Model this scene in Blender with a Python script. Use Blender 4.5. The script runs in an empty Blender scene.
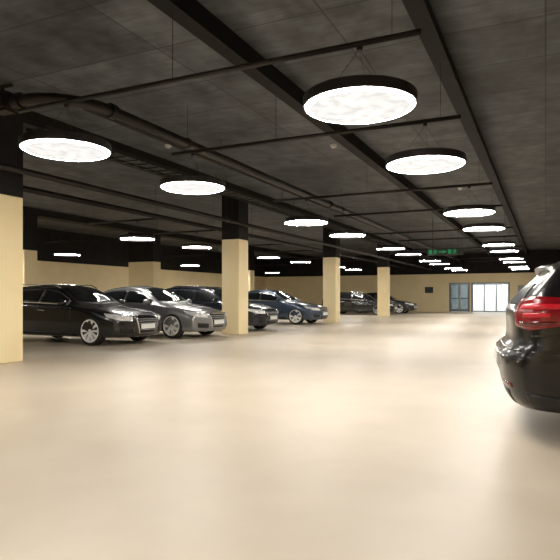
import bpy, bmesh, math, random
from mathutils import Vector, Matrix
from mathutils.bvhtree import BVHTree
random.seed(4)
S = bpy.context.scene
C = S.collection
PI = math.pi

# ------------------------------------------------------------ materials
def mat(name, col, rough=0.5, metal=0.0, coat=0.0, emis=None, estr=0.0, spec=0.5):
    m = bpy.data.materials.new(name); m.use_nodes = True
    b = m.node_tree.nodes['Principled BSDF']
    b.inputs['Base Color'].default_value = (*col, 1)
    b.inputs['Roughness'].default_value = rough
    b.inputs['Metallic'].default_value = metal
    b.inputs['Coat Weight'].default_value = coat
    b.inputs['Coat Roughness'].default_value = 0.04
    b.inputs['Specular IOR Level'].default_value = spec
    if emis:
        b.inputs['Emission Color'].default_value = (*emis, 1)
        b.inputs['Emission Strength'].default_value = estr
    return m

def noisy(name, c1, c2, scale, rough=(0.4, 0.6), bump=0.0, detail=4, stretch=(1, 1, 1), spec=0.5, lo=0.35, hi=0.65):
    m = mat(name, c1, rough[0], spec=spec)
    nt = m.node_tree; n = nt.nodes; l = nt.links; b = n['Principled BSDF']
    tc = n.new('ShaderNodeTexCoord'); mp = n.new('ShaderNodeMapping'); mp.inputs['Scale'].default_value = stretch
    no = n.new('ShaderNodeTexNoise'); no.inputs['Scale'].default_value = scale; no.inputs['Detail'].default_value = detail
    l.new(tc.outputs['Object'], mp.inputs['Vector']); l.new(mp.outputs['Vector'], no.inputs['Vector'])
    r = n.new('ShaderNodeValToRGB'); r.color_ramp.elements[0].color = (*c1, 1); r.color_ramp.elements[1].color = (*c2, 1)
    r.color_ramp.elements[0].position = lo; r.color_ramp.elements[1].position = hi
    l.new(no.outputs['Fac'], r.inputs['Fac']); l.new(r.outputs['Color'], b.inputs['Base Color'])
    mr = n.new('ShaderNodeMapRange'); mr.inputs['To Min'].default_value = rough[0]; mr.inputs['To Max'].default_value = rough[1]
    l.new(no.outputs['Fac'], mr.inputs['Value']); l.new(mr.outputs['Result'], b.inputs['Roughness'])
    if bump:
        bp = n.new('ShaderNodeBump'); bp.inputs['Strength'].default_value = bump; bp.inputs['Distance'].default_value = 0.02
        l.new(no.outputs['Fac'], bp.inputs['Height']); l.new(bp.outputs['Normal'], b.inputs['Normal'])
    return m

M = {}
M['floor'] = noisy('floor_epoxy', (0.565, 0.475, 0.365), (0.635, 0.545, 0.43), 1.3, (0.3, 0.48), 0.015, 10, spec=0.42, lo=.32, hi=.68)
M['beige'] = noisy('beige_paint', (0.92, 0.76, 0.45), (0.97, 0.82, 0.51), 1.2, (0.5, 0.65))
M['black_paint'] = noisy('black_wall_paint', (0.008, 0.007, 0.007), (0.016, 0.014, 0.014), 2.0, (0.6, 0.75), spec=.25)
M['beam_black'] = noisy('beam_black', (0.004, 0.003, 0.003), (0.008, 0.006, 0.006), 3.0, (0.55, 0.7), spec=.2)
M['steel_dark'] = noisy('dark_steel', (0.012, 0.010, 0.010), (0.025, 0.02, 0.018), 6.0, (0.4, 0.55), spec=.3)
M['pipe'] = noisy('brown_black_pipe', (0.008, 0.0055, 0.005), (0.018, 0.012, 0.010), 4.0, (0.4, 0.55), spec=.35)
M['lamp_body'] = mat('lamp_body', (0.012, 0.008, 0.007), 0.45, spec=.3)
M['cable'] = mat('cable', (0.03, 0.03, 0.03), 0.5)
M['white'] = mat('white_wall', (0.72, 0.77, 0.79), 0.6)
M['vest_light'] = mat('added_vestibule_light', (1, 1, 1), 0.5, emis=(0.92, 0.97, 1.0), estr=7.0)
M['frame'] = mat('door_frame', (0.16, 0.18, 0.2), 0.4, 0.3)
M['frame_light'] = mat('door_frame_light', (0.2, 0.22, 0.25), 0.4, 0.1)
M['rubber'] = mat('rubber', (0.012, 0.012, 0.012), 0.75)
M['rim'] = mat('alloy', (0.88, 0.88, 0.87), 0.35, 0.1)
M['rim_dark'] = mat('alloy_dark', (0.4, 0.4, 0.41), 0.35, 0.7)
M['disc'] = mat('brake_disc', (0.12, 0.12, 0.12), 0.5, 0.4)
M['glass_dark'] = mat('car_glass', (0.012, 0.014, 0.016), 0.04, 0.0, 0.3, spec=0.5)
M['glass_tint'] = mat('car_glass_tinted', (0.006, 0.007, 0.008), 0.4, 0.0, 0.0, spec=0.1)
M['trim_black'] = mat('trim_black', (0.01, 0.01, 0.01), 0.35)
M['chrome'] = mat('chrome', (0.85, 0.85, 0.85), 0.2, 1.0)
M['detector'] = mat('detector_plastic', (0.8, 0.8, 0.76), 0.5)
M['headlight'] = mat('headlight_glass', (0.78, 0.80, 0.82), 0.15, 0.1, 1.0)
M['lens_bright'] = mat('headlight_lens', (0.95, 0.95, 0.93), 0.1, 0.0, 1.0)
M['red'] = mat('tail_red', (0.22, 0.002, 0.007), 0.25, 0, 0.3)
M['red_bright'] = mat('tail_red_bright', (0.42, 0.005, 0.014), 0.35, 0, 0.1, emis=(1, 0.015, 0.03), estr=0.13)
M['red_dark'] = mat('tail_red_dark', (0.10, 0.002, 0.004), 0.2, 0, 0.5)
M['plate'] = mat('plate_white', (0.8, 0.8, 0.78), 0.4)
M['plate_blue'] = mat('plate_blue', (0.02, 0.06, 0.35), 0.4)
M['green'] = mat('sign_green', (0.0, 0.22, 0.08), 0.4, emis=(0.05, 0.8, 0.3), estr=0.13)
M['sign_black'] = mat('sign_black', (0.01, 0.015, 0.012), 0.4)
M['grey_box'] = mat('grey_cabinet', (0.32, 0.33, 0.33), 0.45)
M['added_light_ring'] = mat('lamp_added_ring', (0.1, 0.1, 0.1), 0.5, emis=(1.0, 0.955, 0.875), estr=152)  # added glowing ring gives the lamp's output so the diffuser can stay mottled

def diffuser():
    m = mat('lamp_diffuser', (0.05, 0.05, 0.05), 0.5, emis=(1.0, 0.985, 0.955), estr=1)
    nt = m.node_tree; n = nt.nodes; l = nt.links; b = n['Principled BSDF']
    tc = n.new('ShaderNodeTexCoord'); v = n.new('ShaderNodeTexNoise'); v.inputs['Scale'].default_value = 9; v.inputs['Detail'].default_value = 1
    l.new(tc.outputs['Object'], v.inputs['Vector'])
    mr = n.new('ShaderNodeMapRange'); mr.inputs['From Min'].default_value = 0.35; mr.inputs['From Max'].default_value = 0.65
    mr.inputs['To Min'].default_value = 1.02; mr.inputs['To Max'].default_value = 0.76
    l.new(v.outputs['Fac'], mr.inputs['Value']); l.new(mr.outputs['Result'], b.inputs['Emission Strength'])
    return m
M['diffuser'] = diffuser()

def ceiling_mat():
    m = noisy('ceiling_boarded_concrete', (0.035, 0.038, 0.043), (0.135, 0.145, 0.162), 2.4, (0.55, 0.75), 0.0, 15, stretch=(1.0, .8, 1), lo=.3, hi=.74)
    nt = m.node_tree; n = nt.nodes; l = nt.links; b = n['Principled BSDF']
    ramp = [x for x in n if x.type == 'VALTORGB'][0]
    tc = [x for x in n if x.type == 'TEX_COORD'][0]
    mp2 = n.new('ShaderNodeMapping'); mp2.inputs['Scale'].default_value = (3, 16, 1)
    no2 = n.new('ShaderNodeTexNoise'); no2.inputs['Scale'].default_value = 1.0; no2.inputs['Detail'].default_value = 8
    l.new(tc.outputs['Object'], mp2.inputs['Vector']); l.new(mp2.outputs['Vector'], no2.inputs['Vector'])
    r2 = n.new('ShaderNodeMapRange'); r2.inputs['From Min'].default_value = .3; r2.inputs['From Max'].default_value = .7; r2.inputs['To Min'].default_value = .8; r2.inputs['To Max'].default_value = 1.15
    l.new(no2.outputs['Fac'], r2.inputs['Value'])
    mp = n.new('ShaderNodeMapping')
    br = n.new('ShaderNodeTexBrick'); br.inputs['Scale'].default_value = 1.0
    br.inputs['Brick Width'].default_value = 2.3; br.inputs['Row Height'].default_value = 1.2; br.offset = 0.0
    br.inputs['Mortar Size'].default_value = 0.012
    br.inputs['Color1'].default_value = (0.75, 0.75, 0.75, 1); br.inputs['Color2'].default_value = (1.2, 1.2, 1.2, 1); br.inputs['Mortar'].default_value = (0.4, 0.4, 0.4, 1)
    l.new(tc.outputs['Object'], mp.inputs['Vector']); l.new(mp.outputs['Vector'], br.inputs['Vector'])
    mx = n.new('ShaderNodeMix'); mx.data_type = 'RGBA'; mx.blend_type = 'MULTIPLY'; mx.inputs[0].default_value = 1
    l.new(ramp.outputs['Color'], mx.inputs[6]); l.new(br.outputs['Color'], mx.inputs[7])
    mx2 = n.new('ShaderNodeMix'); mx2.data_type = 'RGBA'; mx2.blend_type = 'MULTIPLY'; mx2.inputs[0].default_value = 1
    l.new(mx.outputs[2], mx2.inputs[6]); l.new(r2.outputs['Result'], mx2.inputs[7])
    l.new(mx2.outputs[2], b.inputs['Base Color'])
    return m
M['ceiling'] = ceiling_mat()

def glass_clear(name, col):
    m = bpy.data.materials.new(name); m.use_nodes = True
    nt = m.node_tree; n = nt.nodes; n.clear()
    o = n.new('ShaderNodeOutputMaterial'); t = n.new('ShaderNodeBsdfTransparent'); g = n.new('ShaderNodeBsdfGlossy')
    t.inputs['Color'].default_value = (*col, 1); g.inputs['Roughness'].default_value = 0.05
    mx = n.new('ShaderNodeMixShader'); mx.inputs[0].default_value = 0.1
    nt.links.new(t.outputs[0], mx.inputs[1]); nt.links.new(g.outputs[0], mx.inputs[2]); nt.links.new(mx.outputs[0], o.inputs[0])
    return m
M['glass'] = glass_clear('door_glass_clear', (0.97, 0.985, 1.0))
M['glass_blue'] = glass_clear('door_glass_blue', (0.42, 0.46, 0.48))

# ------------------------------------------------------------ helpers
def link(name, bm, mats, parent=None, smooth=False, loc=None):
    me = bpy.data.meshes.new(name)
    bmesh.ops.recalc_face_normals(bm, faces=bm.faces)
    bm.to_mesh(me); bm.free()
    if not isinstance(mats, (list, tuple)): mats = [mats]
    for m in mats: me.materials.append(m)
    if smooth:
        for p in me.polygons: p.use_smooth = True
    o = bpy.data.objects.new(name, me); C.objects.link(o)
    if parent: o.parent = parent
    if loc: o.location = loc
    return o

def empty(name, loc, rz, label, cat, group=None):
    o = bpy.data.objects.new(name, None); C.objects.link(o)
    o.location = loc; o.rotation_euler = (0, 0, rz); o.empty_display_size = 0.2
    o['label'] = label; o['category'] = cat
    if group: o['group'] = group
    return o

def tag(o, label, cat, group=None):
    o['label'] = label; o['category'] = cat
    if group: o['group'] = group
    return o

def box(bm, x0, x1, y0, y1, z0, z1, mi=0, bev=0.0):
    v = [bm.verts.new((x, y, z)) for x in (x0, x1) for y in (y0, y1) for z in (z0, z1)]
    fs = []
    for idx in ((0, 1, 3, 2), (4, 6, 7, 5), (0, 4, 5, 1), (2, 3, 7, 6), (0, 2, 6, 4), (1, 5, 7, 3)):
        f = bm.faces.new([v[i] for i in idx]); f.material_index = mi; fs.append(f)
    if bev:
        es = list({e for f in fs for e in f.edges})
        bmesh.ops.bevel(bm, geom=es, offset=bev, segments=2, affect='EDGES')
    return fs

def tube(bm, pts, r, seg=10, mi=0):
    pts = [Vector(p) for p in pts]; rings = []
    for i, p in enumerate(pts):
        if i == 0: d = pts[1]-p
        elif i == len(pts)-1: d = p-pts[i-1]
        else: d = (pts[i+1]-p).normalized()+(p-pts[i-1]).normalized()
        d.normalize()
        up = Vector((0, 0, 1)) if abs(d.z) < 0.9 else Vector((1, 0, 0))
        a = d.cross(up).normalized(); b = d.cross(a).normalized()
        rings.append([bm.verts.new(p+r*(math.cos(t)*a+math.sin(t)*b)) for t in [2*PI*k/seg for k in range(seg)]])
    for i in range(len(rings)-1):
        for k in range(seg):
            f = bm.faces.new((rings[i][k], rings[i][(k+1) % seg], rings[i+1][(k+1) % seg], rings[i+1][k])); f.material_index = mi
    bm.faces.new(rings[0]).material_index = mi; bm.faces.new(rings[-1]).material_index = mi

def lathe(bm, prof, seg=40, axis='z', closed=False, mi=0):
    rings = []
    for r, h in prof:
        ring = []
        if r < 1e-5:
            p = (0, 0, h) if axis == 'z' else (0, h, 0)
            ring = [bm.verts.new(p)]*seg
        else:
            for k in range(seg):
                t = 2*PI*k/seg
                p = (r*math.cos(t), r*math.sin(t), h) if axis == 'z' else (r*math.cos(t), h, r*math.sin(t))
                ring.append(bm.verts.new(p))
        rings.append(ring)
    n = len(rings)
    for i in range(n if closed else n-1):
        a = rings[i]; b = rings[(i+1) % n]
        for k in range(seg):
            q = [a[k], a[(k+1) % seg], b[(k+1) % seg], b[k]]
            u = []
            for v in q:
                if v not in u: u.append(v)
            if len(u) > 2:
                bm.faces.new(u).material_index = mi

def dup(root, loc, label):
    r = root.copy(); C.objects.link(r); r.location = loc; r['label'] = label
    for ch in list(root.children):
        c = ch.copy(); C.objects.link(c); c.parent = r
        for g in list(ch.children):
            d = g.copy(); C.objects.link(d); d.parent = c
    return r

def struct(name, bm, m):
    o = link(name, bm, m); o['kind'] = 'structure'; return o

# ------------------------------------------------------------ room shell
XL, XR, YB, YE, H, PH = -21.5, 8.0, -5.0, 43.0, 4.35, 2.8
bm = bmesh.new(); box(bm, XL-0.2, XR+0.2, YB-0.2, YE+4.2, -0.2, 0); struct('floor', bm, M['floor'])
bm = bmesh.new(); box(bm, XL-0.2, XR+0.2, YB-0.2, YE+0.2, H, H+0.2); struct('ceiling', bm, M['ceiling'])
bm = bmesh.new()
for z0, z1, mi in ((0, PH, 0), (PH, H, 1)): box(bm, XL-0.2, XL, YB, YE, z0, z1, mi)
struct('wall_left', bm, [M['beige'], M['black_paint']])
bm = bmesh.new()
for z0, z1, mi in ((0, PH, 0), (PH, H, 1)): box(bm, XR, XR+0.2, YB, YE, z0, z1, mi)
struct('wall_right', bm, [M['beige'], M['black_paint']])
bm = bmesh.new()
for z0, z1, mi in ((0, PH, 0), (PH, H, 1)): box(bm, XL, XR, YB-0.2, YB, z0, z1, mi)
struct('wall_back', bm, [M['beige'], M['black_paint']])
D1 = (-6.45, -5.0); D2 = (-4.9, -2.3); DH = 2.15
bm = bmesh.new()
for a, b in ((XL, D1[0]), (D1[1], D2[0]), (D2[1], XR)): box(bm, a, b, YE, YE+0.2, 0, DH)
box(bm, XL, XR, YE, YE+0.2, DH, PH); box(bm, XL, XR, YE, YE+0.2, PH, H, 1)
struct('wall_far', bm, [M['beige'], M['black_paint']])
bm = bmesh.new()
box(bm, -7.2, -7.0, YE+0.2, YE+3.6, 0, 2.8); box(bm, -1.9, -1.7, YE+0.2, YE+3.6, 0, 2.8)
box(bm, -7.2, -1.7, YE+3.6, YE+3.8, 0, 2.8); box(bm, -7.2, -1.7, YE+0.2, YE+3.8, 2.8, 2.9)
struct('wall_lobby', bm, M['white'])
e = empty('added_lobby_light', (-4.2, YE+1.9, 2.8), 0, 'added unseen cool white panel brightening the lobby behind the far glass doors', 'light')  # unseen panel added so the doorway reads bright
bm = bmesh.new(); box(bm, -1.9, 1.9, -1.3, 1.3, -0.06, 0.0); link('housing', bm, M['white'], e)
bm = bmesh.new(); box(bm, -1.8, 1.8, -1.2, 1.2, -0.075, -0.06); link('diffuser', bm, M['vest_light'], e)

def glass_door(name, x0, x1, leaves, dark=False):
    e = bpy.data.objects.new(name, None); C.objects.link(e); e.location = ((x0+x1)/2, YE+0.1, 0); e['kind'] = 'structure'
    w = (x1-x0)/2; fm = M['frame'] if dark else M['frame_light']; ft = .08
    bm = bmesh.new()
    box(bm, -w, -w+ft, -0.06, 0.06, 0, DH); box(bm, w-ft, w, -0.06, 0.06, 0, DH); box(bm, -w+ft, w-ft, -0.06, 0.06, DH-0.1, DH)
    link('door_frame', bm, fm, e)
    lw = (2*w-2*ft)/leaves; st = .07 if dark else .045
    for i in range(leaves):
        a = -w+ft+i*lw; b = a+lw
        bm = bmesh.new()
        box(bm, a+0.005, a+st, -0.03, 0.03, 0.02, DH-0.11); box(bm, b-st, b-0.005, -0.03, 0.03, 0.02, DH-0.11)
        box(bm, a+st, b-st, -0.03, 0.03, 0.02, 0.2 if dark else .1); box(bm, a+st, b-st, -0.03, 0.03, DH-0.17, DH-0.11)
        if dark: box(bm, a+st, b-st, -0.03, 0.03, 0.95, 1.05)
        lf = link('door_leaf', bm, fm, e)
        bm = bmesh.new(); box(bm, a+st, b-st, -0.006, 0.006, 0.1, DH-0.17); link('pane', bm, M['glass_blue'] if dark else M['glass'], lf)
        hx = b-0.1 if i % 2 == 0 else a+0.1
        bm = bmesh.new(); tube(bm, [(hx, -0.03, 0.85), (hx, -0.09, 0.88), (hx, -0.09, 1.22), (hx, -0.03, 1.25)], 0.014); link('door_handle', bm, M['chrome'], lf)
glass_door('door_1', *D1, 2, True)
glass_door('door_2', *D2, 3)

# ------------------------------------------------------------ columns
def column(x, y, label, group, hw=.29):
    e = empty('column', (x, y, 0), 0, label, 'column', group)
    bm = bmesh.new(); box(bm, -hw, hw, -0.29, 0.29, 0, PH, bev=0.012); link('shaft', bm, M['beige'], e)
    bm = bmesh.new(); box(bm, -hw+.002, hw-.002, -0.288, 0.288, PH, H); o = link('upper_shaft', bm, M['black_paint'], e); o['label'] = 'black painted upper part'
G = 'square columns along the left side of the aisle'
for y, lb in ((6.6, 'beige square column at the left edge, nearest, before the black estate car'),
              (14.7, 'beige square column with black top standing beside the grey car'),
              (23.1, 'beige square column with black top beside the blue grey car'),
              (31.8, 'beige column with black top, farthest one before the last parked cars')):
    column(-8.4, y, lb, G)
G = 'columns behind the parked cars'
for x, y, hw, lb in ((-17.2, 14.7, .29, 'beige column behind the black estate car, far left behind the nearest column'),
              (-17.7, 22.1, .75, 'wide beige column seen over the roof of the grey car'),
              (-17.2, 31.8, .29, 'beige column seen over the dark hatchback, near the left wall')):
    column(x, y, lb, G, hw)

# ------------------------------------------------------------ ceiling beams, pipes
def ibeam(name, x, zb, w, y0, y1, label):
    bm = bmesh.new()
    prof = [(-w/2, zb), (w/2, zb), (w/2, zb+.03), (.04, zb+.05), (.04, H), (-.04, H), (-.04, zb+.05), (-w/2, zb+.03)]
    A = [bm.verts.new((x+px, y0, pz)) for px, pz in prof]; B = [bm.verts.new((x+px, y1, pz)) for px, pz in prof]
    for k in range(8): bm.faces.new((A[k], A[(k+1) % 8], B[(k+1) % 8], B[k]))
    bm.faces.new(A); bm.faces.new(B)
    return tag(link(name, bm, M['beam_black']), label, 'beam', 'steel beams under the ceiling')
ZBM = 4.06
ibeam('ceiling_beam', -1.2, ZBM, 0.20, YB, YE, 'black ceiling beam running down the aisle above the nearest lamp row')
ibeam('ceiling_beam', -3.50, ZBM, 0.20, YB, YE, 'black ceiling beam running between the two lamp rows of the aisle')
def concrete_beam(x, label):
    bm = bmesh.new(); box(bm, x-0.28, x+0.28, YB, YE, 4.1, H)
    tag(link('ceiling_beam', bm, M['black_paint']), label, 'beam', 'downstand beams over the columns')
concrete_beam(-8.4, 'black downstand beam over the columns beside the aisle')
concrete_beam(-17.2, 'black downstand beam over the columns at the back of the cars')

def arc(cx, cy, r, a0, a1, z, n=8):
    return [(cx+r*math.cos(a0+(a1-a0)*k/n), cy+r*math.sin(a0+(a1-a0)*k/n), z) for k in range(n+1)]
def pipe(name, pts, r, label, hang=None, m='pipe', cat='pipe', group=None):
    e = empty(name, pts[0], 0, label, cat, group)
    o = Vector(pts[0])
    bm = bmesh.new(); tube(bm, [Vector(p)-o for p in pts], r, 12); link('pipe_run', bm, M[m], e, True)
    for h in (hang or []):
        bm = bmesh.new(); hx, hy, hz = Vector(h)-o
        tube(bm, [(hx, hy, hz+r*0.6), (hx, hy, H-o.z)], 0.004, 6)
        tube(bm, [(hx-0.001, hy-0.03, hz), (hx-0.001, hy+0.03, hz)], r*1.2, 12)
        link('hanger', bm, M['steel_dark'], e)
    return e
zp = 3.7
pts = [(-14, 5.3, zp), (-6.3, 5.3, zp)]+arc(-6.3, 6.1, 0.8, -PI/2, 0, zp)[1:]+[(-5.5, 42.8, zp)]
big = pipe('sprinkler_pipe', pts, 0.078, 'dark brown pipe bending from the left and running down the aisle', [(-5.5, y, zp) for y in (8, 16, 25, 36)], group='long ceiling pipes')
for p, q in (((-6.35, 5.3), (-6.27, 5.3)), ((-5.5, 6.1), (-5.5, 6.2)), ((-6.95, 5.3), (-6.87, 5.3)), ((-5.5, 14.9), (-5.5, 15.0))):
    bm = bmesh.new(); tube(bm, [(p[0]+14, p[1]-5.3, 0), (q[0]+14, q[1]-5.3, 0)], .105, 14); link('coupling', bm, M['pipe'], big)
bm = bmesh.new(); box(bm, 7.22, 7.56, -.13, .13, -.12, .14, bev=.04); link('valve_body', bm, M['pipe'], big)
bm = bmesh.new(); tube(bm, [(7.37, 0, .10), (7.37, 0, .24)], .03, 10); tube(bm, [(7.22, -.02, .24), (7.52, .02, .24)], .026, 8); link('valve_lever', bm, M['pipe'], big)
pipe('sprinkler_pipe', [(-6.05, 6.2, 3.86), (-6.05, 42.8, 3.86)], 0.05, 'dark pipe running just left of the bent pipe, slightly higher', [(-6.05, y, 3.86) for y in (10, 20, 32)], group='long ceiling pipes')
pipe('sprinkler_pipe', [(-7.7, 2.0, 3.15), (-7.7, 42.8, 3.15)], 0.055, 'dark pipe running low in front of the columns, over the car noses', [(-7.7, y, 3.15) for y in (5, 13, 21, 33)], group='long ceiling pipes')
pipe('sprinkler_pipe', [(-9.6, 2.0, 3.3), (-9.6, 42.8, 3.3)], 0.065, 'dark pipe running just behind the columns, over the car bonnets', [(-9.6, y, 3.3) for y in (8, 18, 30)], group='long ceiling pipes')

def tray(x, z, y0, y1, label):
    e = empty('cable_tray', (x, y0, z), 0, label, 'cable tray')
    L = y1-y0
    bm = bmesh.new(); box(bm, -0.2, -0.185, 0, L, 0, 0.07); box(bm, 0.185, 0.2, 0, L, 0, 0.07)
    k = 0.0
    while k < L: box(bm, -0.185, 0.185, k, k+0.03, 0.0, 0.02); k += 0.3
    link('tray', bm, M['steel_dark'], e)
    bm = bmesh.new()
    for dx, r in ((-0.1, 0.018), (-0.05, 0.014), (0.03, 0.02), (0.1, 0.013)): tube(bm, [(dx, 0.02, 0.02+r), (dx, L-0.02, 0.02+r)], r, 6)
    link('cables', bm, M['cable'], e)
    for y in (9, 18, 28):
        if y < L:
            bm = bmesh.new(); tube(bm, [(-0.19, y, 0.03), (-0.19, y, H-z)], 0.005, 6); tube(bm, [(0.19, y, 0.03), (0.19, y, H-z)], 0.005, 6); link('hanger', bm, M['steel_dark'], e)
tray(-6.8, 3.55, 6, 42.5, 'dark perforated cable tray running in front of the column row')
tray(1.75, 3.5, 6, 42.5, 'dark cable tray on the right of the aisle above the right hand car')

# ------------------------------------------------------------ round pendant lamps and their carrier tubes
ZL = 2.78; ZR = 3.34
AY = [-2.6, 0.1, 4.82, 7.3, 11.85, 14.8, 19.6, 22.4, 27.0, 29.6, 34.4, 37.0]
def first_lamp():
    e = empty('pendant_lamp', (0, 0, ZL), 0, '', 'lamp', 'round pendant lamps')
    bm = bmesh.new()
    lathe(bm, [(0.482, 0.012), (0.484, 0.0), (0.497, 0.0), (0.5, 0.006), (0.5, 0.085), (0.49, 0.095), (0.0, 0.095), (0, 0.08), (0.482, 0.08)], 64, closed=True)
    link('housing', bm, M['lamp_body'], e, False)
    bm = bmesh.new()
    lathe(bm, [(0.435, -0.0145), (0.3, -0.02), (0.0, -0.024)], 64)
    link('diffuser', bm, M['diffuser'], e, True)
    bm = bmesh.new()
    lathe(bm, [(0.482, 0.012), (0.478, -0.002), (0.455, -0.012), (0.435, -0.0145)], 64)
    link('added_light_ring', bm, M['added_light_ring'], e, True)
    for k in range(3):
        a = PI/2+k*2*PI/3
        bm = bmesh.new(); tube(bm, [(0.3*math.cos(a), 0.3*math.sin(a), 0.094), (0.012*math.cos(a), 0.012*math.sin(a), ZR-ZL-0.062)], 0.0016, 5)
        link('cable', bm, M['cable'], e)
    bm = bmesh.new(); lathe(bm, [(0, 0), (0.025, 0), (0.03, 0.03), (0, 0.03)], 16); o = link('ceiling_cup', bm, M['lamp_body'], e); o.location = (0, 0, ZR-ZL-0.062)
    return e
proto = first_lamp(); used = [False]
ORD = ['first', 'second', 'third', 'fourth', 'fifth', 'sixth', 'seventh', 'eighth', 'ninth', 'tenth', 'eleventh', 'twelfth']
def lamp(x, y, label):
    if not used[0]:
        used[0] = True; proto.location = (x, y, ZL); proto['label'] = label; return proto
    return dup(proto, (x, y, ZL), label)
for i, y in enumerate(AY):
    if i < 2:  # lamps out of view, added to light the foreground
        lamp(-1.37, y, 'added unseen round lamp in the right lamp row, %s' % ('behind the camera' if i == 0 else 'just above the camera'))
        lamp(-4.95, y, 'added unseen round lamp in the left lamp row, %s' % ('behind the camera' if i == 0 else 'beside the camera'))
        continue
    k = i-2
    r = 'largest round pendant lamp in the photo, nearest one of the right lamp row' if k == 0 else 'round pendant lamp, %s from the camera in the right lamp row' % ORD[k]
    l_ = 'round pendant lamp at upper left, nearest one of the aisle\'s left lamp row' if k == 0 else 'round pendant lamp, %s from the camera in the aisle\'s left row' % ORD[k]
    lamp(-1.49 if k == 0 else -1.39, y, r); lamp(-4.98 if k == 0 else -4.92, y, l_)
for k, y in enumerate((0.1, 2.6, 11.85, 19.6)): lamp(3.2, y, 'added unseen round lamp over the right hand cars, %s in its row' % ORD[k])  # unseen row added to even out the foreground and soften the car's shadow
CY = [4.75, 13.1, 16.2, 21.7, 25.2, 30.4, 33.5]  # first one is out of view, added to lighten the near left
for k, y in enumerate(CY): lamp(-10.75, y, 'round pendant lamp hanging over the parked cars, %s in a row whose first is added' % ORD[k])
DY = [5.5, 9.6, 12.9, 16.8, 25.4, 29.9, 35.5]  # lamps at both ends of the row are added to brighten the left wall
for k, y in enumerate(DY): lamp(-17.3, y, 'round pendant lamp near the far left wall, %s in a partly added row' % ORD[k])
def carrier(x0, x1, y, label, hx=None):
    e = empty('lighting_conduit', (x0, y, ZR), 0, label, 'conduit', 'crosswise conduits carrying the lamps')
    bm = bmesh.new(); tube(bm, [(0, 0, 0), (x1-x0, 0, 0)], 0.028, 8); link('conduit_tube', bm, M['pipe'], e, True)
    for X, top in (hx or ((x0+.2, H), (x1-.2, H))):
        bm = bmesh.new(); tube(bm, [(X-x0, 0, 0.02), (X-x0, 0, top-ZR)], 0.003, 6); link('hanger', bm, M['steel_dark'], e)
for i, y in enumerate(AY): carrier(-5.75 if i % 2 == 0 else -5.3, -0.95, y, 'dark crosswise conduit above the aisle lamps, %s one from the back wall' % ORD[i], ((-3.50, ZBM), (-1.2, ZBM)))
for i, y in enumerate(CY): carrier(-12.6, -9.9, y, 'short dark conduit above the parked cars, %s one from the camera' % ORD[i])
for i, y in enumerate(DY): carrier(-18.6, -16.2, y, 'short dark conduit near the left wall, %s one from the camera' % ORD[i])
for i, y in enumerate((0.1, 2.6, 11.85, 19.6)): carrier(2.4, 4.2, y, 'short dark conduit for the added lamps at right, %s one from the camera' % ORD[i])

SL = ['small pale smoke detector on the ceiling between the second lamps', 'small pale smoke detector on the ceiling at left above the bent pipe', 'small pale smoke detector far down the aisle between the beams']
for k, (x, y) in enumerate(((-4.1, 11.4), (-7.3, 9.9), (-2.3, 17.5))):
    e = empty('smoke_detector', (x, y, H), 0, SL[k], 'smoke detector', 'smoke detectors')
    bm = bmesh.new(); lathe(bm, [(0, .004), (0.075, .004), (0.075, -.025), (0, -.025)], 20); link('detector_base', bm, M['detector'], e)
    bm = bmesh.new(); lathe(bm, [(0, -.025), (0.062, -.025), (0.05, -.06), (0, -.07)], 20); link('detector_head', bm, M['detector'], e, True)

e = empty('jet_fan', (0.75, 16.5, 2.75), 0, 'dark ventilation fan hanging over the right of the aisle', 'fan')
bm = bmesh.new(); lathe(bm, [(0.34, -1.0), (0.38, -1.05), (0.4, -1.0), (0.36, -0.9), (0.36, 0.9), (0.4, 1.0), (0.38, 1.05), (0.34, 1.0)], 28, 'y', closed=True)
bmesh.ops.translate(bm, verts=bm.verts, vec=(0, 0, 0.5)); link('fan_casing', bm, M['steel_dark'], e, True)
bm = bmesh.new()
for k in range(8):
    a = k*PI/4
    c, s = math.cos(a), math.sin(a)
    v = [bm.verts.new((c*r-s*w, dy, s*r+c*w+0.5)) for r, w, dy in ((0.08, -0.03, -0.05), (0.33, -0.07, -0.06), (0.33, 0.07, 0.06), (0.08, 0.03, 0.05))]
    bm.faces.new(v)
bmesh.ops.create_uvsphere(bm, u_segments=12, v_segments=8, radius=0.09, matrix=Matrix.Translation((0, 0, 0.5)))
link('fan_rotor', bm, M['steel_dark'], e)
for sx in (-0.3, 0.3):
    for sy in (-0.6, 0.6):
        bm = bmesh.new(); box(bm, sx-0.02, sx+0.02, sy-0.02, sy+0.02, 0.72, H-2.75); link('hanger', bm, M['steel_dark'], e)

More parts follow.
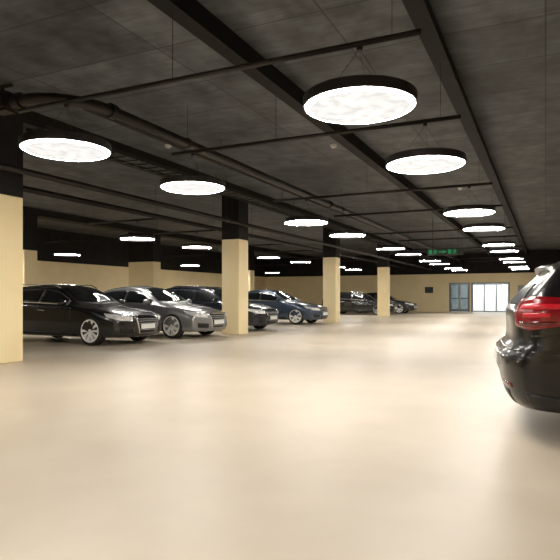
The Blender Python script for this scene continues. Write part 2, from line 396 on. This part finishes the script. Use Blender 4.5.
def sign(x, y, z, w, h, label, glyph):
    e = empty('hanging_sign', (x, y, z), 0, label, 'sign')
    bm = bmesh.new(); box(bm, -w/2, w/2, -0.04, 0.04, 0, h, bev=0.01); link('sign_panel', bm, M['sign_black'], e)
    s = h*0.62; y0 = -0.052; z0 = h*0.19; cx = -w/2+0.06
    for gph in glyph:
        bm = bmesh.new()
        if gph == 'man':
            v = [(.0, .0), (.07, .0), (.1, .35), (.14, .0), (.18, 0), (.14, .5), (.14, .62), (.2, .55), (.22, .6), (.14, .78), (.14, 1), (.07, 1), (.07, .78), (0, .6), (.02, .5), (.07, .62), (.07, .35)]
            bm.faces.new([bm.verts.new((cx+a, y0, z0+b*s)) for a, b in v]); cx += .25
        if gph == 'door':
            box(bm, cx, cx+0.13, y0, y0+0.01, z0, z0+s); cx += 0.16
        if gph == 'bar':
            v = [(0, .36), (.16, .36), (.16, .1), (.34, .5), (.16, .9), (.16, .64), (0, .64)]
            bm.faces.new([bm.verts.new((cx+a, y0, z0+b*s)) for a, b in v]); cx += 0.37
        link('pictogram', bm, M['green'], e)
    for dx in (-w*0.35, w*0.35):
        bm = bmesh.new(); tube(bm, [(dx, 0, h), (dx, 0, H-z)], 0.008, 6); link('hanger', bm, M['steel_dark'], e)
sign(-3.75, 24.0, 2.83, 1.45, 0.28, 'wide black sign with green exit pictograms hanging far down the aisle', ['door', 'man', 'bar', 'door', 'man'])

e = empty('electric_cabinet', (-1.2, YE-0.01, 0), 0, 'grey electric cabinet on the far wall right of the glass doors', 'cabinet')
bm = bmesh.new(); box(bm, -0.55, 0.55, -0.28, 0, 0, 1.9, bev=0.015)
link('body', bm, M['grey_box'], e)
for a, b, hx in ((-.5, -.01, -.07), (.01, .5, .04)):
    bm = bmesh.new(); box(bm, a, b, -0.3, -0.28, 0.1, 1.85); o = link('cabinet_door', bm, M['grey_box'], e)
    bm = bmesh.new(); box(bm, hx, hx+.03, -0.32, -0.3, 0.9, 1.1); link('handle', bm, M['steel_dark'], o)
bm = bmesh.new(); box(bm, -0.3, 0.3, -0.02, 0, 0, 0.45); o = link('wall_sign', bm, M['sign_black']); o.location = (-7.9, YE, 1.4); tag(o, 'small dark sign on the far beige wall left of the doors', 'sign')

# ------------------------------------------------------------ cars
def pchip(keys):
    xs = [k[0] for k in keys]; ys = [k[1] for k in keys]; n = len(xs)
    d = [(ys[i+1]-ys[i])/(xs[i+1]-xs[i]) for i in range(n-1)]
    m = [d[0]]+[0 if d[i-1]*d[i] <= 0 else 2*d[i-1]*d[i]/(d[i-1]+d[i]) for i in range(1, n-1)]+[d[-1]]
    def f(x):
        if x <= xs[0]: return ys[0]
        if x >= xs[-1]: return ys[-1]
        i = 0
        while x > xs[i+1]: i += 1
        h = xs[i+1]-xs[i]; t = (x-xs[i])/h
        return ((2*t**3-3*t*t+1)*ys[i]+(t**3-2*t*t+t)*h*m[i]+(-2*t**3+3*t*t)*ys[i+1]+(t**3-t*t)*h*m[i+1])
    return f

FRONT = [(0, .19, .84, .65, .78, .68, .66, .70), (.3, .18, .87, .72, .81, .755, .70, .78), (.8, .18, .895, .80, .85, .83, .73, .86),
         (1.2, .18, .90, .86, .865, .885, .74, .92), (1.38, .18, .90, .88, .87, .92, .73, .96), (1.75, .18, .90, .90, .87, 1.13, .66, 1.19),
         (2.15, .18, .90, .915, .87, 1.31, .59, 1.37), (2.6, .18, .90, .93, .87, 1.36, .575, 1.425)]
KEYS = {
 'estate': FRONT+[(3.2, .18, .90, .945, .865, 1.355, .57, 1.42), (3.9, .20, .90, .965, .855, 1.32, .56, 1.385), (4.7, .22, .87, .97, .82, 1.26, .54, 1.32)],
 'saloon': FRONT+[(3.1, .18, .90, .94, .865, 1.335, .575, 1.405), (3.5, .18, .90, .95, .86, 1.25, .59, 1.31), (4.05, .20, .90, .95, .85, 1.02, .67, 1.055),
                  (4.3, .21, .895, .945, .84, .99, .70, 1.02), (4.7, .22, .87, .93, .82, .965, .71, .99)],
 'hatch': [(a, b, c, z1*1.02, w1, z2*1.03, w2, z3*1.03) for (a, b, c, z1, w1, z2, w2, z3) in FRONT]+[(3.2, .20, .91, .99, .89, 1.42, .63, 1.49), (3.8, .22, .915, 1.01, .895, 1.39, .64, 1.46), (4.45, .25, .905, 1.02, .885, 1.32, .64, 1.39)],
}
REAR = {
 'estate': [(.15, 4.62), (.28, 4.68), (.4, 4.72), (.62, 4.72), (.68, 4.66), (.85, 4.65), (1.0, 4.61), (1.2, 4.48), (1.33, 4.38), (1.45, 4.28)],
 'saloon': [(.15, 4.60), (.3, 4.66), (.4, 4.68), (.6, 4.68), (.68, 4.63), (.9, 4.62), (1.0, 4.60), (1.4, 4.5)],
 'hatch': [(.22, 4.33), (.36, 4.42), (.50, 4.45), (.66, 4.46), (.72, 4.38), (.80, 4.37), (.98, 4.375), (1.04, 4.34), (1.12, 4.28), (1.22, 4.18), (1.30, 4.10), (1.36, 4.06), (1.46, 4.0), (1.5, 3.98)],
}
def make_car(kind, paint, label, loc, rz, group, rimmat='rim', grille='single'):
    K = KEYS[kind]; L = REAR[kind][3][1]
    F = [pchip([(k[0], k[j]) for k in K]) for j in range(1, 8)]
    fzb, fwm, fzs, fws, fzr, fwr, fzt = F
    xr_ = pchip(REAR[kind]); xf_ = pchip([(.15, .12), (.22, .04), (.35, 0), (.5, 0), (.62, .02), (.70, .06), (.8, .14)])
    cR, pR = (.24, 3.4) if kind != 'hatch' else (.18, 6.0)
    def xf(y, z): return xf_(z)+.36*(min(abs(y), .95)/.9)**3
    def xr(y, z): return xr_(z)-cR*(min(abs(y), .95)/.9)**pR
    uF = .95; uR = {'estate': 3.75, 'saloon': 4.2, 'hatch': 3.7}[kind]; uE = K[-1][0]
    def mapx(u, y, z):
        if u < uF: a = xf(y, z); return a+(uF-a)*u/uF
        if u > uR: b = xr(y, z); return uR+(b-uR)*(u-uR)/(uE-uR)
        return u
    def section(u):
        zb, wm, zs, ws, zr, wr, zt = [f(u) for f in F]; h = zs-zb
        p = [(0, zb), (.5*wm, zb), (.88*wm, zb), (.965*wm, zb+.03), (.985*wm, zb+.15*h), (.997*wm, zb+.32*h), (wm, zb+.5*h), (.997*wm, zb+.66*h),
             (wm*.992, zb+.76*h), (ws+.65*(wm-ws), zb+.88*h), (ws+.35*(wm-ws), zb+.96*h), (ws, zs)]
        for k in range(1, 8):
            t = k/8; bl = .018*math.sin(PI*t)*min(1, (zr-zs)/.3)
            p.append((ws+(wr-ws)*t+bl, zs+(zr-zs)*t))
        p.append((wr, zr))
        for t in (.08, .2, .4, .6, .8, 1.0): p.append((wr*(1-t), zr+(zt-zr)*(1-(1-t)**2)))
        q = [p[0]]
        for i in range(len(p)-1):
            a, b = p[i], p[i+1]
            if i > 0: q.append((a[0]*.75+b[0]*.25, a[1]*.75+b[1]*.25))
            if i < len(p)-2: q.append((a[0]*.25+b[0]*.75, a[1]*.25+b[1]*.75))
        q.append(p[-1])
        return q+[(-y, z) for y, z in reversed(q[1:-1])]
    bm = bmesh.new(); rings = []
    N = 96
    us = [uE*i/N for i in range(N+1)]
    def cap(u, fx, sgn):
        s = section(u); zc = sum(z for _, z in s)/len(s); out = []
        for k, dx in ((.0, .05), (.008, .022), (.025, .006), (.05, 0)):
            out.append([bm.verts.new((fx(y*(1-k), zc+(z-zc)*(1-k))+sgn*dx, y*(1-k), zc+(z-zc)*(1-k))) for y, z in s])
        for k in [.12, .2, .28, .36, .44, .52, .6, .68, .76, .84, .92]:
            out.append([bm.verts.new((fx(y*(1-k), zc+(z-zc)*(1-k)), y*(1-k), zc+(z-zc)*(1-k))) for y, z in s])
        return out, zc
    cf, zcf = cap(0, xf, 1); cr, zcr = cap(uE, xr, -1)
    mids = []
    for u in us[3:-3]:
        s = section(u); mids.append([bm.verts.new((mapx(u, y, z), y, z)) for y, z in s])
    rings = list(reversed(cf))+mids+cr
    n = len(rings[0])
    for i in range(len(rings)-1):
        for k in range(n): bm.faces.new((rings[i][k], rings[i][(k+1) % n], rings[i+1][(k+1) % n], rings[i+1][k]))
    for ring, fx, zc in ((rings[0], xf, zcf), (rings[-1], xr, zcr)):
        c = bm.verts.new((fx(0, zc), 0, zc))
        for k in range(n): bm.faces.new((ring[k], ring[(k+1) % n], c))
    bmesh.ops.recalc_face_normals(bm, faces=bm.faces)
    bvh = BVHTree.FromBMesh(bm)
    root = empty('car', loc, rz, label, 'car', group)
    off = Vector((-L/2, 0, 0))
    body = link('body', bm, [paint, M['trim_black']], root, True)
    xa, xb, R = .92, .92+2.74*(L/4.7), .335
    bc = bmesh.new()
    for x in (xa, xb):
        for sy in (-1, 1):
            mt = Matrix.Translation((x, sy*.92, R+.01)) @ Matrix.Rotation(PI/2, 4, 'X')
            bmesh.ops.create_cone(bc, cap_ends=True, segments=40, radius1=R+.035, radius2=R+.035, depth=.62, matrix=mt)
    for f in bc.faces: f.material_index = 1
    cut = link('arch_cutter', bc, [paint, M['trim_black']])
    md = body.modifiers.new('b', 'BOOLEAN'); md.operation = 'DIFFERENCE'; md.object = cut; md.solver = 'EXACT'
    dg = bpy.context.evaluated_depsgraph_get()
    nm = bpy.data.meshes.new_from_object(body.evaluated_get(dg))
    body.modifiers.clear(); body.data = nm
    for p in nm.polygons: p.use_smooth = (p.material_index == 0)
    bpy.data.objects.remove(cut)
    body.location = off
    def resamp(pts, n):
        pts = [Vector(p) for p in pts]; ds = [0]
        for i in range(1, len(pts)): ds.append(ds[-1]+(pts[i]-pts[i-1]).length)
        out = []
        for k in range(n+1):
            t = ds[-1]*k/n; i = 0
            while i < len(ds)-2 and t > ds[i+1]: i += 1
            out.append(pts[i].lerp(pts[i+1], (t-ds[i])/max(1e-6, ds[i+1]-ds[i])))
        return out
    def patch(name, top, bot, d, m, lift=.005, rows=6, cols=14, par=None, smooth=True, sink=.012):
        d = Vector(d).normalized(); bm = bmesh.new()
        A = resamp(top, cols); B = resamp(bot, cols); g = []; h = []
        for r in range(rows+1):
            g1 = []; h1 = []
            for c in range(cols+1):
                P = A[c].lerp(B[c], r/rows)
                hit, nor, _, _ = bvh.ray_cast(P+d*2.5, -d, 6)
                if hit is None: hit, nor, _, _ = bvh.find_nearest(P)
                if nor.dot(d) < 0: nor = -nor
                g1.append(bm.verts.new(hit+nor*lift)); h1.append(bm.verts.new(hit-nor*sink))
            g.append(g1); h.append(h1)
        for r in range(rows):
            for c in range(cols):
                bm.faces.new((g[r][c], g[r][c+1], g[r+1][c+1], g[r+1][c])); bm.faces.new((h[r][c], h[r+1][c], h[r+1][c+1], h[r][c+1]))
        ed = [(g[0][c], h[0][c]) for c in range(cols)]+[(g[r][cols], h[r][cols]) for r in range(rows)]+[(g[rows][c], h[rows][c]) for c in range(cols, 0, -1)]+[(g[r][0], h[r][0]) for r in range(rows, 0, -1)]
        for i in range(len(ed)):
            a, b = ed[i], ed[(i+1) % len(ed)]; bm.faces.new((a[0], a[1], b[1], b[0]))
        o = link(name, bm, m, par or root, smooth)
        if par is None: o.location = off
        return o
    gl, tb = M['glass_dark'], M['trim_black']
    if kind == 'hatch': gl = M['glass_tint']
    for sy in (-1, 1):
        def col(x, top=True, dz=0): return (x, sy*.8, (fzr(x)-.045+dz) if top else (fzs(x)+.03+dz))
        d = (0, sy, .25)
        xs_end = {'estate': 4.1, 'saloon': 3.86, 'hatch': 3.84}[kind]
        x0 = 1.62
        xx = [x0+(xs_end-x0)*k/16 for k in range(17)]
        patch('window_trim', [col(x, True, .02) for x in xx], [col(x, False, -.02) for x in xx], d, M['chrome'] if kind != 'hatch' else tb, .003, 6, 30)
        for a, b in ((1.68, 2.52), (2.58, 3.35), (3.41, xs_end-.06)):
            xx = [a+(b-a)*k/10 for k in range(11)]
            patch('side_window', [col(x) for x in xx], [col(x, False) for x in xx], d, gl, .008, 6, 12)
        for x in (1.5, 2.55, 3.42):
            patch('door_seam', [(x, sy*.9, fzs(x)-.02), (x, sy*.9, .28)], [(x+.012, sy*.9, fzs(x)-.02), (x+.012, sy*.9, .28)], (0, sy, 0), tb, .002, 1, 8)
        patch('sill_trim', [(1.32, sy*.9, .30), (xb-.42, sy*.9, .30)], [(1.32, sy*.9, .22), (xb-.42, sy*.9, .22)], (0, sy, 0), tb, .004, 2, 10)
        for x in (2.32, 3.2):
            patch('door_handle', [(x, sy*.9, .80), (x+.2, sy*.9, .81)], [(x, sy*.9, .775), (x+.2, sy*.9, .785)], (0, sy, 0), M['chrome'] if kind != 'hatch' else paint, .03, 2, 8, sink=.0)
        bm = bmesh.new(); bmesh.ops.create_uvsphere(bm, u_segments=16, v_segments=10, radius=1)
        for v in bm.verts: v.co = Vector((v.co.x*.10*(1.0 if v.co.x < 0 else .5), v.co.y*.12, v.co.z*.075*(1 if v.co.z > 0 else .8)))
        o = link('door_mirror', bm, paint, root, True, Vector((1.66, sy*.99, .965))+off)
        bm = bmesh.new(); tube(bm, [(0, -sy*.14, -.06), (0, -sy*.02, -.03)], .022, 8); link('mirror_stalk', bm, tb, o)
        d = (-.8, sy*.6, .15)
        hl = patch('headlight', [(.1, sy*.44, .65), (.3, sy*.68, .70), (.58, sy*.82, .735)], [(.1, sy*.44, .545), (.3, sy*.68, .555), (.5, sy*.83, .65)], d, M['headlight'], .006, 6, 14)
        for yy, xx_ in ((.56, .16), (.69, .3)):
            patch('lamp_lens', [(xx_-.03, sy*(yy-.04), .64), (xx_+.04, sy*(yy+.04), .65)], [(xx_-.03, sy*(yy-.04), .575), (xx_+.04, sy*(yy+.04), .59)], d, M['lens_bright'], .012, 3, 4, par=hl)
        patch('lower_intake', [(.05, sy*.42, .40), (.2, sy*.74, .42)], [(.05, sy*.42, .28), (.2, sy*.72, .30)], (-.9, sy*.4, 0), tb, .004, 4, 8)
        zt0 = {'estate': .74, 'saloon': .72, 'hatch': .86}[kind]; zh = .16 if kind != 'hatch' else .24
        xe = L
        if kind != 'hatch':
            d = (.75, sy*.66, 0)
            tl = patch('tail_light', [(xe, sy*.46, zt0+zh), (xe-.15, sy*.8, zt0+zh+.02), (xe-.42, sy*.88, zt0+zh)], [(xe, sy*.42, zt0+.02), (xe-.15, sy*.8, zt0-.01), (xe-.3, sy*.88, zt0+.03)], d, M['red'], .010, 8, 22)
            patch('light_strip', [(xe, sy*.46, zt0+zh*.66), (xe-.15, sy*.79, zt0+zh*.72), (xe-.30, sy*.86, zt0+zh*.66)], [(xe, sy*.46, zt0+zh*.42), (xe-.15, sy*.79, zt0+zh*.36), (xe-.28, sy*.86, zt0+zh*.45)], d, M['red_bright'], .015, 2, 16, par=tl)
        else:
            d = (.62, sy*.78, 0)
            tl = patch('tail_light', [(xe-.08, sy*.70, zt0+zh*.92), (xe-.18, sy*.86, zt0+zh), (xe-.52, sy*.89, zt0+zh*.94)], [(xe-.08, sy*.70, zt0+.02), (xe-.18, sy*.86, zt0-.01), (xe-.42, sy*.89, zt0+.03)], d, M['red'], .010, 8, 22)
            patch('light_strip', [(xe-.12, sy*.76, zt0+zh*.74), (xe-.2, sy*.86, zt0+zh*.78), (xe-.43, sy*.88, zt0+zh*.74)], [(xe-.12, sy*.76, zt0+zh*.60), (xe-.2, sy*.86, zt0+zh*.60), (xe-.42, sy*.88, zt0+zh*.62)], d, M['red_bright'], .013, 2, 16, par=tl)
            patch('light_strip', [(xe-.15, sy*.80, zt0+zh*.5), (xe-.2, sy*.86, zt0+zh*.5), (xe-.34, sy*.88, zt0+zh*.5)], [(xe-.15, sy*.80, zt0+zh*.36), (xe-.2, sy*.86, zt0+zh*.36), (xe-.34, sy*.88, zt0+zh*.38)], d, M['red_bright'], .013, 2, 16, par=tl)
            patch('light_strip', [(xe-.12, sy*.76, zt0+zh*.24), (xe-.2, sy*.86, zt0+zh*.24), (xe-.40, sy*.88, zt0+zh*.26)], [(xe-.12, sy*.76, zt0+zh*.12), (xe-.2, sy*.86, zt0+zh*.10), (xe-.38, sy*.88, zt0+zh*.16)], d, M['red_dark'], .013, 2, 16, par=tl)
            patch('body_crease', [(xe-.2, sy*.86, zt0-.045), (xe-.6, sy*.9, zt0-.035)], [(xe-.2, sy*.86, zt0-.057), (xe-.6, sy*.9, zt0-.047)], (.3, sy, 0), tb, .002, 1, 10)
        patch('rear_reflector', [(xe, sy*.5, .44), (xe-.1, sy*.74, .445)], [(xe, sy*.5, .41), (xe-.1, sy*.74, .41)], (.9, sy*.43, 0), M['red_dark'], .006, 1, 8)
        if kind != 'saloon':
            bm = bmesh.new(); tube(bm, [(2.1, sy*.60, fzr(2.2)+.0), (2.3, sy*.60, fzr(2.4)+.055), (3.4, sy*.595, fzr(3.4)+.055), (3.7, sy*.585, fzr(3.7)+.0)], .013, 8)
            o = link('roof_rail', bm, M['chrome'] if kind == 'estate' else tb, root, True); o.location = off
    patch('windscreen', [(2.12, -.50, 1.4), (2.08, 0, 1.4), (2.12, .50, 1.4)], [(1.52, -.64, 1.0), (1.38, 0, 1.0), (1.52, .64, 1.0)], (-.45, 0, .9), M['glass_dark'], .006, 10, 16)
    if kind == 'saloon':
        patch('rear_window', [(3.28, -.5, 1.4), (3.32, 0, 1.4), (3.28, .5, 1.4)], [(3.9, -.58, 1.05), (4.0, 0, 1.05), (3.9, .58, 1.05)], (.4, 0, .9), gl, .006, 8, 14)
    else:
        zA, zB = (1.24, 1.0) if kind == 'estate' else (1.27, 1.07)
        patch('rear_window', [(L, -.52, zA), (L, .52, zA)], [(L, -.70, zB), (L, .70, zB)], (1, 0, .25), gl, .006, 8, 14)
        zSp = fzt(uE)-.02
        bm = bmesh.new()
        prof = [(-.20, .012), (-.1, .018), (.0, .010), (.09, -.014), (.085, -.032), (-.05, -.04), (-.20, -.03)]
        ringsS = []
        for k in range(13):
            y = -.56+1.12*k/12; cz = -.055*(abs(y)/.54)**2.2; cx = -.06*(abs(y)/.54)**2.5
            ringsS.append([bm.verts.new((xr_(zSp)+px+cx, y, zSp+pz+cz)) for px, pz in prof])
        for a, b in zip(ringsS, ringsS[1:]):
            for k in range(7): bm.faces.new((a[k], a[(k+1) % 7], b[(k+1) % 7], b[k]))
        bm.faces.new(ringsS[0]); bm.faces.new(ringsS[-1])
        o = link('spoiler', bm, paint, root, True); o.location = off
    patch('bonnet_seam', [(.12, -.60, .7), (.1, 0, .7), (.12, .60, .7)], [(.135, -.6, .7), (.115, 0, .7), (.135, .6, .7)], (-.6, 0, .8), tb, .002, 1, 12)
    if grille == 'single':
        fr = patch('grille', [(0, -.38, .66), (0, .38, .66)], [(0, -.28, .27), (0, .28, .27)], (-1, 0, 0), M['chrome'], .006, 6, 10)
        patch('grille_mesh', [(0, -.35, .64), (0, .35, .64)], [(0, -.255, .29), (0, .255, .29)], (-1, 0, 0), tb, .010, 6, 10, par=fr)
        for z in (.60, .55, .50, .35):
            w = .255+.09*(z-.29)/.35
            patch('grille_bar', [(0, -w, z+.005), (0, w, z+.005)], [(0, -w, z-.005), (0, w, z-.005)], (-1, 0, 0), M['rim_dark'], .016, 1, 8, par=fr)
    else:
        fr = patch('grille', [(0, -.42, .66), (0, .42, .66)], [(0, -.36, .50), (0, .36, .50)], (-1, 0, 0), M['chrome'], .006, 4, 10)
        patch('grille_mesh', [(0, -.40, .645), (0, .40, .645)], [(0, -.34, .515), (0, .34, .515)], (-1, 0, 0), tb, .010, 4, 10, par=fr)
        patch('grille_bar', [(0, -.39, .59), (0, .39, .59)], [(0, -.385, .575), (0, .385, .575)], (-1, 0, 0), M['chrome'], .018, 1, 8, par=fr)
        patch('lower_intake', [(0, -.36, .34), (0, .36, .34)], [(0, -.34, .24), (0, .34, .24)], (-1, 0, 0), tb, .004, 4, 8)
    for x, z, nm_ in ((-.022, .43, 'front'), (L+.004, .58 if kind != 'saloon' else .48, 'rear')):
        bm = bmesh.new(); box(bm, -.01, .01, -.26, .26, -.055, .055); o = link('licence_plate', bm, M['plate'], root, False, Vector((x, 0, z))+off)
        bm = bmesh.new(); sx = -.0115 if nm_ == 'front' else .0115; box(bm, min(0, sx), max(0, sx), -.255, -.225, -.05, .05); link('plate_strip', bm, M['plate_blue'], o)
    zsm = .665 if kind != 'hatch' else .70
    patch('bumper_seam', [(L, -.8, zsm), (L, .8, zsm)], [(L, -.8, zsm-.012), (L, .8, zsm-.012)], (1, 0, 0), tb, .002, 1, 24)
    if kind == 'hatch':
        for sy in (-1, 1):
            patch('bumper_seam', [(L-.2, sy*.9, zsm), (4.0, sy*.9, zsm-.02)], [(L-.2, sy*.9, zsm-.012), (4.0, sy*.9, zsm-.032)], (.3, sy, 0), tb, .002, 1, 10)
            patch('side_valance', [(L-.16, sy*.86, .40), (4.0, sy*.9, .36)], [(L-.2, sy*.86, .28), (4.0, sy*.9, .25)], (.3, sy, 0), tb, .006, 3, 10)
    zb_ = fzb(uE)
    patch('lower_valance', [(L, -.66, zb_+.13), (L, .66, zb_+.13)], [(L, -.66, zb_+.03), (L, .66, zb_+.03)], (1, 0, 0), tb, .004, 3, 20)
    for x in (xa, xb):
        for sy in (-1, 1):
            bm = bmesh.new(); w = .11
            lathe(bm, [(.255, -w), (.305, -w-.004), (.325, -w+.018), (R, -w+.04), (R, w-.04), (.325, w-.018), (.305, w+.004), (.255, w), (.245, w-.03), (.245, -w+.03)], 40, 'y', closed=True)
            wh = link('wheel', bm, M['rubber'], root, True, Vector((x, sy*.785, R))+off)
            bm = bmesh.new()
            lathe(bm, [(.262, sy*.112), (.255, sy*.119), (.232, sy*.110), (.225, sy*.02), (.24, sy*.0), (.262, 0)], 40, 'y', closed=True)
            ns = 10 if kind != 'saloon' else 7
            for k in range(ns):
                a = 2*PI*k/ns
                pr = ((.04, .026), (.13, .028), (.24, .042)) if ns == 10 else ((.04, .04), (.13, .042), (.24, .058))
                ca, sa = math.cos(a), math.sin(a); rg = []
                for r, hw in pr:
                    yo = sy*(.100+.014*(r/.24)); yi = sy*.07
                    rg.append([bm.verts.new((ca*r-sa*q, y_, sa*r+ca*q)) for q, y_ in ((-hw, yi), (hw, yi), (hw*.8, yo), (-hw*.8, yo))])
                for g1, g2 in zip(rg, rg[1:]):
                    for q in range(4): bm.faces.new((g1[q], g1[(q+1) % 4], g2[(q+1) % 4], g2[q]))
            lathe(bm, [(0, sy*.112), (.04, sy*.11), (.06, sy*.1), (.062, sy*.05), (0, sy*.05)], 20, 'y')
            link('rim', bm, M[rimmat], wh)
            bm = bmesh.new(); lathe(bm, [(0, sy*.04), (.175, sy*.04), (.175, sy*.0), (0, 0)], 28, 'y'); link('brake_disc', bm, M['disc'], wh)
    return root

def paint(name, col, metal=.3, rough=.25, coat=1.0, spec=.5):
    m = mat(name, col, rough, metal, coat, spec=spec)
    n = m.node_tree.nodes; l = m.node_tree.links
    tc = n.new('ShaderNodeTexCoord'); no = n.new('ShaderNodeTexNoise'); no.inputs['Scale'].default_value = 900
    mx = n.new('ShaderNodeMix'); mx.data_type = 'RGBA'; mx.inputs[6].default_value = (*[c*.85 for c in col], 1); mx.inputs[7].default_value = (*[c*1.2 for c in col], 1)
    l.new(tc.outputs['Object'], no.inputs['Vector']); l.new(no.outputs['Fac'], mx.inputs[0]); l.new(mx.outputs[2], n['Principled BSDF'].inputs['Base Color'])
    return m
G = 'cars parked nose out along the left side'
def park(kind, p, y, label, xn=-8.3, **k):
    L = REAR[kind][3][1]
    return make_car(kind, p, label, (xn-L/2, y, 0), PI, G, **k)
park('estate', paint('paint_black', (.006, .006, .007)), 10.55, 'black estate car with silver multi-spoke wheels, nearest on the left', -8.35)
park('saloon', paint('paint_grey', (.28, .285, .295), .6, .3), 13.15, 'silver grey saloon parked between the black estate and a column', -8.02, grille='single')
park('hatch', paint('paint_darkblue', (.012, .016, .03), .4), 16.6, 'dark hatchback parked directly behind the second column', -8.05, grille='wide')
park('saloon', paint('paint_bluegrey', (.06, .09, .14), .5, .3), 21.5, 'blue grey saloon parked just before the third column', -8.1, grille='wide')
park('estate', paint('paint_black_far', (.008, .008, .009)), 34.3, 'black estate car parked just past the farthest aisle column', rimmat='rim_dark')
park('saloon', paint('paint_grey_far', (.03, .03, .033), .5), 37.8, 'dark grey saloon parked last on the left, nearest the far wall', -7.8)

a = math.radians(6)
hd = Vector((math.cos(a), math.sin(a), 0))
Lh = REAR['hatch'][3][1]
ctr = Vector((-.39, 5.40, 0))+hd*(Lh/2)
make_car('hatch', paint('paint_black_near', (.005, .0045, .0045), .0, .3, .5, .3), 'glossy black hatchback at the right edge with red tail light, rear towards the aisle', ctr, PI+a, 'cars parked on the right side', grille='single')

# ------------------------------------------------------------ world, camera
w = bpy.data.worlds.new('world'); S.world = w; w.use_nodes = True
w.node_tree.nodes['Background'].inputs[0].default_value = (0.02, 0.018, 0.015, 1)
cam = bpy.data.cameras.new('camera'); co = bpy.data.objects.new('camera', cam); C.objects.link(co)
co.location = (0, 0, 1.1); co.rotation_euler = (PI/2, 0, math.radians(25.2))
cam.sensor_width = 36; cam.lens = 36.3; cam.shift_y = 17/560; cam.clip_end = 200
S.camera = co
S.view_settings.view_transform = 'Standard'
